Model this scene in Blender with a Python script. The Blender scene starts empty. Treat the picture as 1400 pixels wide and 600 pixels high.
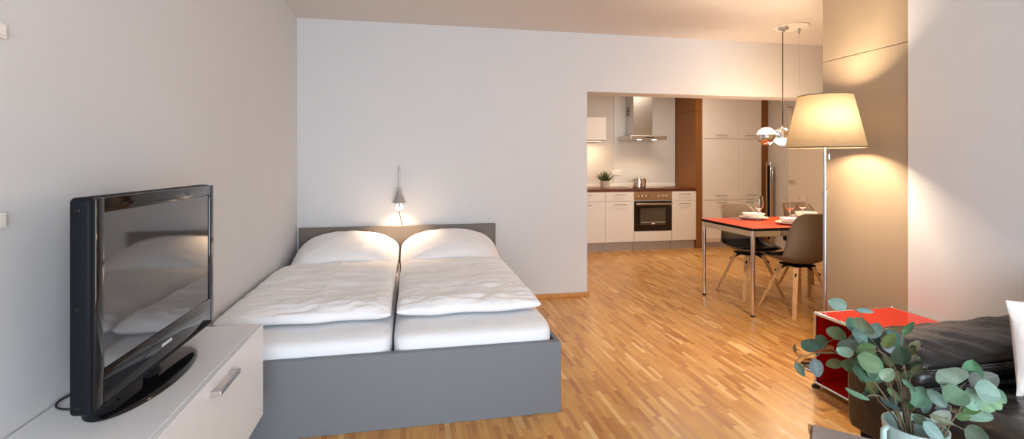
import bpy, bmesh, math, random
from mathutils import Vector, Matrix, noise
random.seed(7)
PI = math.pi
C = bpy.context.scene.collection

# ------------------------------------------------------------------ materials
def new_mat(name):
    m = bpy.data.materials.new(name); m.use_nodes = True
    nt = m.node_tree; b = nt.nodes['Principled BSDF']
    return m, nt, b

def srgb(r, g, b):
    f = lambda v: (v/255/12.92) if v/255 <= .04045 else ((v/255+.055)/1.055)**2.4
    return (f(r), f(g), f(b), 1)

def mat(name, col, rough=.5, metal=0, var=.04, scale=8, bump=0, bscale=60, stretch=None, coat=0, spec=.5, sheen=0):
    """Principled with a noise-driven tint and an optional noise bump."""
    m, nt, b = new_mat(name)
    b.inputs['Roughness'].default_value = rough
    b.inputs['Metallic'].default_value = metal
    b.inputs['Specular IOR Level'].default_value = spec
    if coat: b.inputs['Coat Weight'].default_value = coat; b.inputs['Coat Roughness'].default_value = .05
    if sheen: b.inputs['Sheen Weight'].default_value = sheen
    tc = nt.nodes.new('ShaderNodeTexCoord'); mp = nt.nodes.new('ShaderNodeMapping')
    nt.links.new(tc.outputs['Object'], mp.inputs['Vector'])
    if stretch: mp.inputs['Scale'].default_value = stretch
    n = nt.nodes.new('ShaderNodeTexNoise'); n.inputs['Scale'].default_value = scale; n.inputs['Detail'].default_value = 4
    nt.links.new(mp.outputs['Vector'], n.inputs['Vector'])
    r = nt.nodes.new('ShaderNodeValToRGB')
    r.color_ramp.elements[0].position = .3; r.color_ramp.elements[1].position = .7
    r.color_ramp.elements[0].color = tuple(c*(1-var) for c in col[:3])+(1,)
    r.color_ramp.elements[1].color = tuple(min(1, c*(1+var)) for c in col[:3])+(1,)
    nt.links.new(n.outputs['Fac'], r.inputs['Fac']); nt.links.new(r.outputs['Color'], b.inputs['Base Color'])
    if bump:
        n2 = nt.nodes.new('ShaderNodeTexNoise'); n2.inputs['Scale'].default_value = bscale; n2.inputs['Detail'].default_value = 3
        nt.links.new(mp.outputs['Vector'], n2.inputs['Vector'])
        bp = nt.nodes.new('ShaderNodeBump'); bp.inputs['Strength'].default_value = bump; bp.inputs['Distance'].default_value = .01
        nt.links.new(n2.outputs['Fac'], bp.inputs['Height']); nt.links.new(bp.outputs['Normal'], b.inputs['Normal'])
    return m

def emit_mat(name, col, s):
    m, nt, b = new_mat(name)
    b.inputs['Base Color'].default_value = (.25, .25, .25, 1)
    b.inputs['Emission Color'].default_value = col; b.inputs['Emission Strength'].default_value = s
    return m

def glass_mat(name, col=(1, 1, 1, 1), rough=0):
    m, nt, b = new_mat(name)
    b.inputs['Base Color'].default_value = col; b.inputs['Roughness'].default_value = rough
    b.inputs['Transmission Weight'].default_value = 1; b.inputs['IOR'].default_value = 1.45
    return m

def parquet():
    m, nt, b = new_mat('oak strip parquet')
    N, L = nt.nodes.new, nt.links.new
    tc = N('ShaderNodeTexCoord'); sp = N('ShaderNodeSeparateXYZ'); L(tc.outputs['Object'], sp.inputs[0])
    def mth(op, a, b_=None):
        n = N('ShaderNodeMath'); n.operation = op
        for i, v in enumerate((a, b_)):
            if v is None: continue
            if isinstance(v, (int, float)): n.inputs[i].default_value = v
            else: L(v, n.inputs[i])
        return n.outputs[0]
    xr = mth('DIVIDE', sp.outputs['X'], .026); row = mth('FLOOR', xr)
    wn = N('ShaderNodeTexWhiteNoise'); wn.noise_dimensions = '1D'; L(row, wn.inputs['W'])
    ln = mth('ADD', mth('MULTIPLY', wn.outputs['Value'], .07), .17)
    yo = mth('ADD', mth('DIVIDE', sp.outputs['Y'], ln), mth('MULTIPLY', wn.outputs['Value'], 37.3))
    col = mth('FLOOR', yo)
    cv = N('ShaderNodeCombineXYZ'); L(row, cv.inputs[0]); L(col, cv.inputs[1])
    w2 = N('ShaderNodeTexWhiteNoise'); w2.noise_dimensions = '2D'; L(cv.outputs[0], w2.inputs['Vector'])
    rp = N('ShaderNodeValToRGB'); L(w2.outputs['Value'], rp.inputs['Fac'])
    e = rp.color_ramp.elements
    e[0].position = 0; e[0].color = srgb(184, 124, 66)
    e[1].position = 1; e[1].color = srgb(236, 198, 138)
    for p, c in ((.10, (192, 134, 74)), (.45, (210, 154, 84)), (.8, (218, 166, 94)), (.93, (221, 175, 112))):
        x = e.new(p); x.color = srgb(*c)
    gn = N('ShaderNodeTexNoise'); gn.inputs['Scale'].default_value = 1; gn.inputs['Detail'].default_value = 5
    mp = N('ShaderNodeMapping'); mp.inputs['Scale'].default_value = (160, 9, 1)
    L(tc.outputs['Object'], mp.inputs[0]); av = N('ShaderNodeVectorMath'); av.operation = 'ADD'
    L(mp.outputs[0], av.inputs[0]); L(w2.outputs['Color'], av.inputs[1]); L(av.outputs[0], gn.inputs['Vector'])
    mx = N('ShaderNodeMix'); mx.data_type = 'RGBA'; mx.blend_type = 'MULTIPLY'; mx.inputs[0].default_value = .35
    gr = N('ShaderNodeValToRGB'); L(gn.outputs['Fac'], gr.inputs['Fac'])
    gr.color_ramp.elements[0].position = .3; gr.color_ramp.elements[0].color = (.6, .5, .42, 1)
    gr.color_ramp.elements[1].position = .65; gr.color_ramp.elements[1].color = (1, 1, 1, 1)
    L(rp.outputs['Color'], mx.inputs[6]); L(gr.outputs['Color'], mx.inputs[7])
    # seams
    fx = mth('ABSOLUTE', mth('SUBTRACT', mth('FRACT', xr), .5)); sx = mth('GREATER_THAN', fx, .475)
    fy = mth('ABSOLUTE', mth('SUBTRACT', mth('FRACT', yo), .5)); sy = mth('GREATER_THAN', fy, .495)
    sm = mth('MAXIMUM', sx, sy)
    m2 = N('ShaderNodeMix'); m2.data_type = 'RGBA'; m2.blend_type = 'MULTIPLY'
    L(mth('MULTIPLY', sm, .2), m2.inputs[0]); L(mx.outputs[2], m2.inputs[6]); m2.inputs[7].default_value = (.35, .22, .12, 1)
    L(m2.outputs[2], b.inputs['Base Color'])
    b.inputs['Roughness'].default_value = .33
    b.inputs['Specular IOR Level'].default_value = .45
    rn = N('ShaderNodeMapRange'); L(w2.outputs['Value'], rn.inputs[0]); rn.inputs[3].default_value = .27; rn.inputs[4].default_value = .4
    L(rn.outputs[0], b.inputs['Roughness'])
    return m

def wood(name, c0, c1, rough=.45, sc=(3, 3, 40)):
    m, nt, b = new_mat(name)
    tc = nt.nodes.new('ShaderNodeTexCoord'); mp = nt.nodes.new('ShaderNodeMapping'); mp.inputs['Scale'].default_value = sc
    n = nt.nodes.new('ShaderNodeTexNoise'); n.inputs['Scale'].default_value = 1.5; n.inputs['Detail'].default_value = 6
    r = nt.nodes.new('ShaderNodeValToRGB'); r.color_ramp.elements[0].color = c0; r.color_ramp.elements[1].color = c1
    r.color_ramp.elements[0].position = .3; r.color_ramp.elements[1].position = .7
    nt.links.new(tc.outputs['Object'], mp.inputs[0]); nt.links.new(mp.outputs[0], n.inputs['Vector'])
    nt.links.new(n.outputs['Fac'], r.inputs['Fac']); nt.links.new(r.outputs['Color'], b.inputs['Base Color'])
    b.inputs['Roughness'].default_value = rough
    return m

M = {}
M['wall'] = mat('white wall paint', srgb(209, 209, 210), .85, var=.01, scale=3, bump=.05, bscale=180)
M['ceiling'] = mat('ceiling paint', srgb(212, 207, 202), .9, var=.01, scale=2)
M['floor'] = parquet()
M['base_wood'] = wood('oak skirting', srgb(178, 120, 62), srgb(205, 148, 85), .4, (40, 3, 3))
M['taupe'] = mat('taupe laminate panel', srgb(165, 146, 122), .5, var=.02, scale=300, bump=.03, bscale=300)
M['groove'] = mat('dark groove', srgb(60, 48, 38), .8)
M['kit_wall'] = mat('kitchen wall paint', srgb(206, 199, 192), .6, var=.01)
M['splash'] = mat('white splashback panel', srgb(208, 206, 204), .35, var=.01)
M['brown'] = mat('brown laminate', srgb(134, 84, 34), .5, var=.05, scale=30)
M['kit_white'] = mat('cream white kitchen front', srgb(232, 226, 219), .4, var=.01)
M['plinth'] = mat('grey plinth', srgb(170, 160, 152), .4, var=.03)
M['worktop'] = wood('dark brown worktop', srgb(78, 34, 18), srgb(108, 52, 28), .35, (4, 60, 60))
M['steel'] = mat('brushed steel', (.62, .58, .54, 1), .28, 1, var=.04, scale=4, stretch=(1, 1, 60))
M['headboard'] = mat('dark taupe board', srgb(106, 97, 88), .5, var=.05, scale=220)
M['chrome'] = mat('polished chrome', (.8, .79, .78, 1), .08, 1, var=.01)
M['satin'] = mat('satin nickel', (.55, .54, .53, 1), .32, 1, var=.02)
M['dark_gap'] = mat('shadow gap', srgb(40, 32, 28), .7)
M['black_gloss'] = mat('gloss black plastic', (.006, .006, .007, 1), .07, var=.02, spec=.35)
M['black_satin'] = mat('satin black plastic', (.008, .009, .012, 1), .5, var=.05, spec=.08)
M['screen'] = mat('dark lcd screen', (.018, .018, .02, 1), .05, var=.02, coat=.6, spec=.8)
M['black'] = mat('black rubber', (.01, .01, .01, 1), .6)
M['cab_white'] = mat('white lacquer cabinet', srgb(226, 227, 229), .38, var=.01)
M['grey_board'] = mat('grey textured bed board', srgb(112, 117, 123), .5, var=.05, scale=220, bump=.05, bscale=400)
M['linen'] = mat('white cotton bedding', srgb(238, 237, 238), .85, var=.01, scale=5, bump=.08, bscale=45, sheen=.2)
M['sheet'] = mat('white fitted sheet', srgb(236, 238, 241), .8, var=.01, scale=5, bump=.03, bscale=40)
M['lamp_alu'] = mat('brushed aluminium lamp', (.50, .49, .48, 1), .42, .9, var=.03)
M['oven_black'] = mat('black oven glass', (.012, .008, .007, 1), .08, coat=.5)
M['oven_win'] = mat('oven window', (.09, .07, .05, 1), .06, coat=.6)
M['oven_panel'] = mat('warm steel control panel', (.50, .33, .18, 1), .35, .8, var=.05)
M['white_plastic'] = mat('white plastic', srgb(235, 232, 226), .35, var=.01)
M['china'] = mat('white china', srgb(240, 234, 226), .15, var=.005, coat=.4)
M['glass'] = glass_mat('clear wine glass')
M['red_top'] = mat('orange red linoleum', srgb(208, 66, 14), .38, var=.03, scale=25)
M['red_metal'] = mat('gloss red enamel steel', srgb(198, 30, 6), .06, var=.01)
M['shell'] = mat('taupe plastic chair shell', srgb(112, 97, 82), .38, var=.02)
M['cushion'] = mat('black leatherette pad', (.008, .007, .007, 1), .45, var=.1, bump=.05, spec=.2)
M['beech'] = wood('light beech', srgb(196, 146, 92), srgb(222, 178, 124), .45, (30, 30, 3))
M['leather'] = mat('black leather', (.014, .012, .012, 1), .28, var=.2, scale=9, bump=.6, bscale=16, spec=.45)
M['stitch'] = mat('grey stitching', srgb(120, 118, 122), .8)
M['pillow'] = mat('off-white cushion cloth', srgb(232, 226, 220), .85, var=.02, bump=.15, bscale=18)
M['embroid'] = mat('dark embroidery thread', srgb(88, 80, 78), .8)
M['felt'] = mat('mottled grey felt', srgb(172, 162, 157), .95, var=.35, scale=260, bump=.12, bscale=300)
M['walnut'] = wood('brown wood edge', srgb(120, 72, 36), srgb(160, 100, 55), .5)
M['pot'] = mat('pale blue green ceramic', srgb(166, 192, 190), .3, var=.02, coat=.3)
M['soil'] = mat('soil', srgb(40, 32, 26), .95, var=.3, scale=80, bump=.6)
M['stem'] = mat('woody stem', srgb(98, 88, 68), .6, var=.25, scale=40)
M['aloe'] = mat('dark succulent leaf', srgb(70, 82, 52), .5, var=.3, scale=60)
M['clay'] = mat('pale concrete planter', srgb(196, 182, 166), .8, var=.05, bump=.1)
M['strap'] = mat('copper brown leather strap', srgb(176, 104, 58), .3, var=.15, coat=.4)
M['door'] = mat('pale door laminate', srgb(222, 208, 190), .45, var=.01)
M['opal'] = emit_mat('lit opal glass', (1, .88, .72, 1), 1.3)
M['bulb'] = emit_mat('lit lamp bulb', (1, .75, .5, 1), 25)
M['day'] = glass_mat('window glass')

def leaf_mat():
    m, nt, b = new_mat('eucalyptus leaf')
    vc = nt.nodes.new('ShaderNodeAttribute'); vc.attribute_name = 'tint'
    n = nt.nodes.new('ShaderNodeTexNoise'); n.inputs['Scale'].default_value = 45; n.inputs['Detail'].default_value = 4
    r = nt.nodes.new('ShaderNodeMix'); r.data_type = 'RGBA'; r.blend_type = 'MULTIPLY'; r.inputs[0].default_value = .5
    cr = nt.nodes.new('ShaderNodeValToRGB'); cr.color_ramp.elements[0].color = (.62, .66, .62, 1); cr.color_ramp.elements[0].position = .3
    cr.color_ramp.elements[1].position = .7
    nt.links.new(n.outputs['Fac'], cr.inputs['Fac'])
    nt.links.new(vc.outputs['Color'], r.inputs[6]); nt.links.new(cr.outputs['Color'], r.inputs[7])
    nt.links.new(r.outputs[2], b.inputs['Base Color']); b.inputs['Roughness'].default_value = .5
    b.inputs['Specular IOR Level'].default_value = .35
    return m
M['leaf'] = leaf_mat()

def shade_mat():
    m, nt, b = new_mat('grey-brown linen lampshade')
    N, L = nt.nodes.new, nt.links.new
    tc = N('ShaderNodeTexCoord'); w = N('ShaderNodeTexNoise'); w.inputs['Scale'].default_value = 420; w.inputs['Detail'].default_value = 3
    L(tc.outputs['Object'], w.inputs['Vector'])
    r = N('ShaderNodeValToRGB'); r.color_ramp.elements[0].color = srgb(92, 79, 63); r.color_ramp.elements[1].color = srgb(118, 103, 83)
    r.color_ramp.elements[0].position = .35; r.color_ramp.elements[1].position = .65
    L(w.outputs['Fac'], r.inputs['Fac'])
    d = N('ShaderNodeBsdfDiffuse'); t = N('ShaderNodeBsdfTranslucent'); mx = N('ShaderNodeMixShader'); mx.inputs[0].default_value = .26
    L(r.outputs['Color'], d.inputs[0]); L(r.outputs['Color'], t.inputs[0]); L(d.outputs[0], mx.inputs[1]); L(t.outputs[0], mx.inputs[2])
    out = nt.nodes['Material Output']; L(mx.outputs[0], out.inputs['Surface'])
    return m
M['shade'] = shade_mat()

# ------------------------------------------------------------------ builders
def tag(o, label=None, cat=None, group=None, kind=None):
    if label: o['label'] = label
    if cat: o['category'] = cat
    if group: o['group'] = group
    if kind: o['kind'] = kind
    return o

def thing(name, label, cat, loc=(0, 0, 0), rz=0, group=None):
    o = bpy.data.objects.new(name, None); C.objects.link(o)
    o.location = loc; o.rotation_euler = (0, 0, rz); o.empty_display_size = .05
    return tag(o, label, cat, group)

def root_of(p):
    while p.parent: p = p.parent
    return p

def obj(name, bm, m, parent=None, smooth=False, world=True, sub=0, auto=None):
    """Link bm as one mesh; coordinates are world coordinates unless world=False."""
    if parent is not None and world:
        r = root_of(parent)
        bmesh.ops.transform(bm, matrix=(Matrix.Translation(r.location) @ Matrix.Rotation(r.rotation_euler.z, 4, 'Z')).inverted(), verts=bm.verts)
    bmesh.ops.recalc_face_normals(bm, faces=bm.faces)
    me = bpy.data.meshes.new(name); bm.to_mesh(me); bm.free()
    if smooth:
        for p in me.polygons: p.use_smooth = True
    ms = m if isinstance(m, (list, tuple)) else [m]
    for x in ms: me.materials.append(x)
    o = bpy.data.objects.new(name, me); C.objects.link(o)
    if parent is not None: o.parent = parent
    if auto: 
        me.set_sharp_from_angle(angle=math.radians(auto))
    if sub:
        s = o.modifiers.new('sub', 'SUBSURF'); s.levels = sub; s.render_levels = sub
    return o

def origin_base(o):
    """Move a top-level mesh's origin to the bottom centre of its box."""
    vs = [v.co for v in o.data.vertices]
    c = Vector(((min(v.x for v in vs)+max(v.x for v in vs))/2, (min(v.y for v in vs)+max(v.y for v in vs))/2, min(v.z for v in vs)))
    for v in o.data.vertices: v.co -= c
    o.location = c
    return o

def box(bm, x0, x1, y0, y1, z0, z1, bev=0, seg=2):
    r = bmesh.ops.create_cube(bm, size=1)
    vs = r['verts']
    for v in vs:
        v.co = Vector((x0+(v.co.x+.5)*(x1-x0), y0+(v.co.y+.5)*(y1-y0), z0+(v.co.z+.5)*(z1-z0)))
    if bev:
        es = list({e for v in vs for e in v.link_edges})
        bmesh.ops.bevel(bm, geom=es, offset=bev, segments=seg, affect='EDGES', profile=.5)
    return bm

def B(*a, **k): return box(bmesh.new(), *a, **k)

def ring(bm, c, ax, r, n, ref=None):
    ax = ax.normalized(); ref = ref or (Vector((0, 0, 1)) if abs(ax.z) < .95 else Vector((1, 0, 0)))
    u = ax.cross(ref).normalized(); v = ax.cross(u)
    return [bm.verts.new(c+(u*math.cos(2*PI*i/n)+v*math.sin(2*PI*i/n))*r) for i in range(n)]

def tube(bm, pts, r, n=12, cap=True, closed=False):
    pts = [Vector(p) for p in pts]; rs = r if isinstance(r, (list, tuple)) else [r]*len(pts)
    R = []; ref = None
    for i, p in enumerate(pts):
        if closed: t = pts[(i+1) % len(pts)]-pts[i-1]
        else: t = pts[min(i+1, len(pts)-1)]-pts[max(i-1, 0)]
        t.normalize()
        if ref is None: ref = Vector((0, 0, 1)) if abs(t.z) < .9 else Vector((1, 0, 0))
        u = (ref-t*ref.dot(t)).normalized(); ref = u; v = t.cross(u)
        R.append([bm.verts.new(p+(u*math.cos(2*PI*k/n)+v*math.sin(2*PI*k/n))*rs[i]) for k in range(n)])
    pr = list(zip(R, R[1:])) + ([(R[-1], R[0])] if closed else [])
    for a, b in pr:
        for k in range(n): bm.faces.new((a[k], a[(k+1) % n], b[(k+1) % n], b[k]))
    if cap and not closed:
        bm.faces.new(R[0]); bm.faces.new(R[-1][::-1])
    return bm

def cyl(bm, p0, p1, r0, r1=None, n=24):
    return tube(bm, [p0, p1], [r0, r0 if r1 is None else r1], n)

def lathe(bm, prof, c=(0, 0, 0), n=32, sx=1, sy=1, capb=True, capt=False):
    c = Vector(c); R = []
    for r, z in prof:
        if r < 1e-5: R.append([bm.verts.new(c+Vector((0, 0, z)))]); continue
        R.append([bm.verts.new(c+Vector((r*sx*math.cos(2*PI*k/n), r*sy*math.sin(2*PI*k/n), z))) for k in range(n)])
    for a, b in zip(R, R[1:]):
        for k in range(n):
            k2 = (k+1) % n
            if len(a) == 1 and len(b) == 1: break
            if len(a) == 1: bm.faces.new((a[0], b[k2], b[k]))
            elif len(b) == 1: bm.faces.new((a[k], a[k2], b[0]))
            else: bm.faces.new((a[k], a[k2], b[k2], b[k]))
    if capb and len(R[0]) > 1: bm.faces.new(R[0][::-1])
    if capt and len(R[-1]) > 1: bm.faces.new(R[-1])
    return bm

def curve_pts(ctrl, n=8):
    """Catmull-Rom through the control points."""
    P = [Vector(p) for p in ctrl]; P = [P[0]*2-P[1]] + P + [P[-1]*2-P[-2]]; out = []
    for i in range(1, len(P)-2):
        for k in range(n):
            t = k/n; a, b, c, d = P[i-1:i+3]
            out.append(.5*((2*b)+(c-a)*t+(2*a-5*b+4*c-d)*t*t+(3*b-a-3*c+d)*t**3))
    out.append(P[-2]); return out

def grid_solid(bm, nu, nv, top, bot):
    """Closed cushion: top(u,v) and bot(u,v), u,v in [-1,1], sharing the border."""
    T = [[bm.verts.new(top(-1+2*i/nu, -1+2*j/nv)) for j in range(nv+1)] for i in range(nu+1)]
    Bt = [[T[i][j] if i in (0, nu) or j in (0, nv) else bm.verts.new(bot(-1+2*i/nu, -1+2*j/nv)) for j in range(nv+1)] for i in range(nu+1)]
    for i in range(nu):
        for j in range(nv):
            bm.faces.new((T[i][j], T[i+1][j], T[i+1][j+1], T[i][j+1]))
            q = (Bt[i][j], Bt[i][j+1], Bt[i+1][j+1], Bt[i+1][j])
            try: bm.faces.new(q)
            except ValueError: pass
    return bm

def nz(x, y, z, s): return noise.noise(Vector((x*s, y*s, z*s)))

def struct(name, bm, m, parent=None, **k):
    o = obj(name, bm, m, parent, **k)
    if parent is None: o['kind'] = 'structure'
    return o

# ------------------------------------------------------------------ room
XL, XR, YB, H = -.972, 2.825, 4.59, 2.54
YF, YK, XD = -2.6, 7.4, 5.42
struct('floor', B(XL-.2, XD+.2, YF-.2, YK+.2, -.1, 0), M['floor'])
struct('ceiling', B(XL-.2, XD+.2, YF-.2, YK+.2, H, H+.1), M['ceiling'])
struct('wall_left', B(XL-.2, XL, YF-.2, YB+.25, 0, H), M['wall'])
bm = bmesh.new()
op = [(XL, 0), (1.663, 0), (1.663, 1.975), (XD, 1.975), (XD, H), (XL, H)]
fa = [bm.verts.new((x, YB, z)) for x, z in op]; fb_ = [bm.verts.new((x, YB+.25, z)) for x, z in op]
bm.faces.new(fa); bm.faces.new(fb_[::-1])
for k in range(6): bm.faces.new((fa[k], fa[(k+1) % 6], fb_[(k+1) % 6], fb_[k]))
struct('wall_back', bm, M['wall'])
struct('wall_right', B(XR, XR+.2, YF-.2, 2.388, 0, H), M['wall'])
# taupe clad block at the end of the right wall, one board below and one above a fine joint
zs = 1.992
bm = B(XR+.008, XD, 2.391, 3.01, 0, zs, bev=.002, seg=1); box(bm, XR+.008, XD, 2.391, 3.01, zs+.004, H, bev=.002, seg=1)
o = struct('wall_partition', bm, M['taupe'])
struct('trim_1', B(XR+.012, XR+.1, 2.386, 2.393, 0, H), M['groove'])
struct('wall_dining', B(XD, XD+.2, 2.9, YK+.2, 0, H), M['kit_wall'])
struct('wall_kitchen_back', B(1.5, XD, YK, YK+.2, 0, H), M['kit_wall'])
# kitchen end wall with a window
def window_wall(name, axis, pos, a0, a1, z0, z1, w0, w1, m, thick, n, cross):
    bm = bmesh.new()
    def bb(s0, s1, t0, t1):
        p = sorted((pos, pos+thick))
        if axis == 'x': box(bm, p[0], p[1], s0, s1, t0, t1)
        else: box(bm, s0, s1, p[0], p[1], t0, t1)
    bb(a0, w0, 0, H); bb(w1, a1, 0, H)
    if z0 > 0: bb(w0, w1, 0, z0)
    bb(w0, w1, z1, H)
    struct(name, bm, m)
    wn = bpy.data.objects.new('window_%d' % n, None); C.objects.link(wn); wn['kind'] = 'structure'
    bm = bmesh.new(); f = .06; mid = pos+thick*.5
    def fb(s0, s1, t0, t1, d=.03):
        if axis == 'x': box(bm, mid-d, mid+d, s0, s1, t0, t1, bev=.004, seg=1)
        else: box(bm, s0, s1, mid-d, mid+d, t0, t1, bev=.004, seg=1)
    fb(w0, w1, z0, z0+f); fb(w0, w1, z1-f, z1)
    for k in range(cross+1):
        s = w0+(w1-w0-f)*k/cross; fb(s, s+f, z0+f, z1-f)
    obj('window_frame', bm, M['white_plastic'], wn)
    bm = bmesh.new(); fb(w0+f, w1-f, z0+f, z1-f, .004)
struct('wall_kitchen_left', B(1.3, 1.5, YB+.25, YK, 0, H), M['kit_wall'])
window_wall('wall_front', 'y', YF, XL, XR, .05, 2.4, XL+.25, XR-.45, M['wall'], -.2, 1, 3)
struct('baseboard_back', B(XL, 1.673, YB-.018, YB, 0, .04, bev=.004), M['base_wood'])
struct('baseboard_left', B(XL, XL+.018, YF, YB-.018, 0, .04, bev=.004), M['base_wood'])
bm = B(1.663, 1.678, YB-.018, YB+.268, 0, .04, bev=.003)
struct('baseboard_jamb', bm, M['base_wood'])
# entrance door on the dining wall
d = bpy.data.objects.new('door_1', None); C.objects.link(d); d['kind'] = 'structure'
struct('door_leaf', B(XD-.012, XD, 5.42, 6.378, .005, 2.05, bev=.002, seg=1), M['door'], d)
bm = B(XD-.02, XD, 6.378, 6.44, 0, 2.11, bev=.003); box(bm, XD-.02, XD, 5.36, 5.42, 0, 2.11, bev=.003); box(bm, XD-.02, XD, 5.42, 6.378, 2.05, 2.11, bev=.003)
struct('door_frame', bm, M['kit_wall'], d)
bm = B(XD-.06, XD-.012, 6.02, 6.26, 1.985, 2.035, bev=.006)
tube(bm, [(XD-.05, 6.1, 2.04), (XD-.09, 6.25, 2.09), (XD-.03, 6.36, 2.1)], .009, 8)
struct('door_closer', bm, M['satin'], d)
bm = bmesh.new(); tube(bm, [(XD-.012, 6.32, 1.02), (XD-.06, 6.32, 1.02), (XD-.06, 6.2, 1.02)], .01, 10)
struct('door_handle', bm, M['satin'], d)

# two switch plates on the left wall at the frame's edge
for z0, z1, lab in ((1.589, 1.625, 'small white sensor plate high on the left wall at the frame edge'), (1.131, 1.168, 'small white light switch low on the left wall left of the television')):
    t = thing('wall_switch', lab, 'switch', (XL, 1.37, z0))
    obj('switch_plate', B(XL, XL+.008, 1.352, 1.432, z0, z1, bev=.003), M['white_plastic'], t)
    obj('rocker', B(XL+.008, XL+.012, 1.362, 1.422, z0+.006, z1-.006, bev=.002), M['white_plastic'], t)

# ------------------------------------------------------------------ bed
bx0, bx1, bc = -.946, .757, -.0945
t = thing('double_bed', 'grey panel double bed with a low headboard against the white wall', 'bed', (bc, 3.53, 0))
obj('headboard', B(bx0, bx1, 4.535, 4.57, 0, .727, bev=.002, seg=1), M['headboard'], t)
obj('footboard', B(bx0, bx1, 2.48, 2.515, 0, .365, bev=.002, seg=1), M['grey_board'], t)
for x in (bx0, bx1-.022):
    obj('side_rail', B(x, x+.022, 2.5155, 4.5345, .002, .362, bev=.002, seg=1), M['grey_board'], t)
obj('slatted_base', B(bx0+.023, bx1-.023, 2.52, 4.53, .16, .195), M['beech'], t)

def mattress(x0, x1, lab, seed):
    y0, y1, z0, z1 = 2.519, 4.528, .196, .455
    cx, cy, cz, hx, hy, hz = (x0+x1)/2, (y0+y1)/2, (z0+z1)/2, (x1-x0)/2, (y1-y0)/2, (z1-z0)/2
    n = 9.0
    def sq(v, e=n): return math.copysign(abs(v)**(2/e), v)
    bm = bmesh.new(); NU, NV = 120, 40
    # superellipsoid slab: soft upper edges, upright sides
    rows = []
    for j in range(NV+1):
        ph = -PI/2+PI*j/NV; cz_, sz_ = sq(math.cos(ph), 7), sq(math.sin(ph), 7); r_ = []
        for i in range(NU):
            a = 2*PI*i/NU; x = cx+hx*cz_*sq(math.cos(a), 16); y = cy+hy*cz_*sq(math.sin(a), 22); z = cz+hz*sz_
            if z > .34:
                w = nz(x*1.5+seed, y, z*2, 7)*.004+nz(x*3+z*5, y*2, z*3+seed, 15)*.002
                z += w; y += w if y < y0+.05 else 0
                d = abs(x-(cx+.7*hx)); y += -.004*abs(nz(x*6, z*16, seed, 3)) if y < y0+.06 and z < .43 else 0
            r_.append(bm.verts.new((x, max(y, 2.517), z)))
        rows.append(r_)
    for p, q in zip(rows, rows[1:]):
        for i in range(NU): bm.faces.new((p[i], p[(i+1) % NU], q[(i+1) % NU], q[i]))
    bm.faces.new(rows[0][::-1]); bm.faces.new(rows[-1])
    bmesh.ops.remove_doubles(bm, verts=bm.verts, dist=1e-6)
    return tag(origin_base(obj('mattress', bm, M['sheet'], smooth=True)), lab, 'mattress', 'mattresses')
mattress(bx0+.026, bc-.003, 'white sheeted mattress on the side of the bed by the wall', 1)
mattress(bc+.003, bx1-.024, 'white sheeted mattress on the open side of the bed', 4)

def duvet(x0, x1, y0, y1, seed, lab, seam):
    cx, cy, hx, hy = (x0+x1)/2, (y0+y1)/2, (x1-x0)/2, (y1-y0)/2
    def wr(x, y):
        a = nz(x*.7+seed, y*2.2, seed, 2.6)*.016
        f = max(0, 1-(y-y0)/.55)
        a += nz(x*1.1+seed, y*2.8, 3, 9)*(.006+.009*f)
        a += -abs(nz(x+seed*2, y*1.9, 7, 4.5))*.018-abs(nz(x*1.3-y*.4, y*3+seed, 2, 6))*.010*(.5+f)
        a += nz(x*2+y*1.4, y*2.5-x, seed, 16)*.0022*(1+2*f)
        # pressed fold line along the length and cross creases
        xs = seam(y); a += .004*math.exp(-((x-xs)/.008)**2)
        for yy in (.33, .68): a -= .004*math.exp(-((y-(y0+yy*2*hy))/.02)**2)
        return a
    def edge(u, v):
        x = cx+hx*u; y = cy+hy*v
        s = 1+.012*math.sin(7*u+seed)+.01*nz(u*3, seed, 0, 1)
        if v < 0: y = cy+hy*v*(s+.012*nz(x*3, seed, 1, 3))
        if abs(u) > .5: x = cx+hx*u*(1+.012*nz(seed, y, 2, 4))
        return x, y
    def th(u, v, e=9): return max(0, (1-abs(u)**e))**.5*max(0, (1-abs(v)**(e+9)))**.5
    zb = .458
    def top(u, v):
        x, y = edge(u, v); k = th(u, v)
        return Vector((x, y, zb+.038+(.056+wr(x, y))*k))
    def bot(u, v):
        x, y = edge(u, v); k = th(u, v, 12)
        return Vector((x, y, zb+.038-.037*k))
    # non-uniform spacing: cluster samples near the borders
    def sp(a): return math.sin(a*PI/2)*.55+a*.45
    bm = grid_solid(bmesh.new(), 70, 100, lambda u, v: top(sp(u), sp(v)), lambda u, v: bot(sp(u), sp(v)))
    o = obj('duvet', bm, M['linen'], smooth=True, sub=1)
    return tag(origin_base(o), lab, 'duvet', 'duvets')
duvet(-.955, bc-.012, 2.68, 3.955, 1.3, 'white duvet lying on the wall side of the bed', lambda y: -.50-.0*(y-3))
duvet(bc+.012, .712, 2.70, 3.955, 5.1, 'white duvet lying on the open side of the bed', lambda y: .33)

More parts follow.
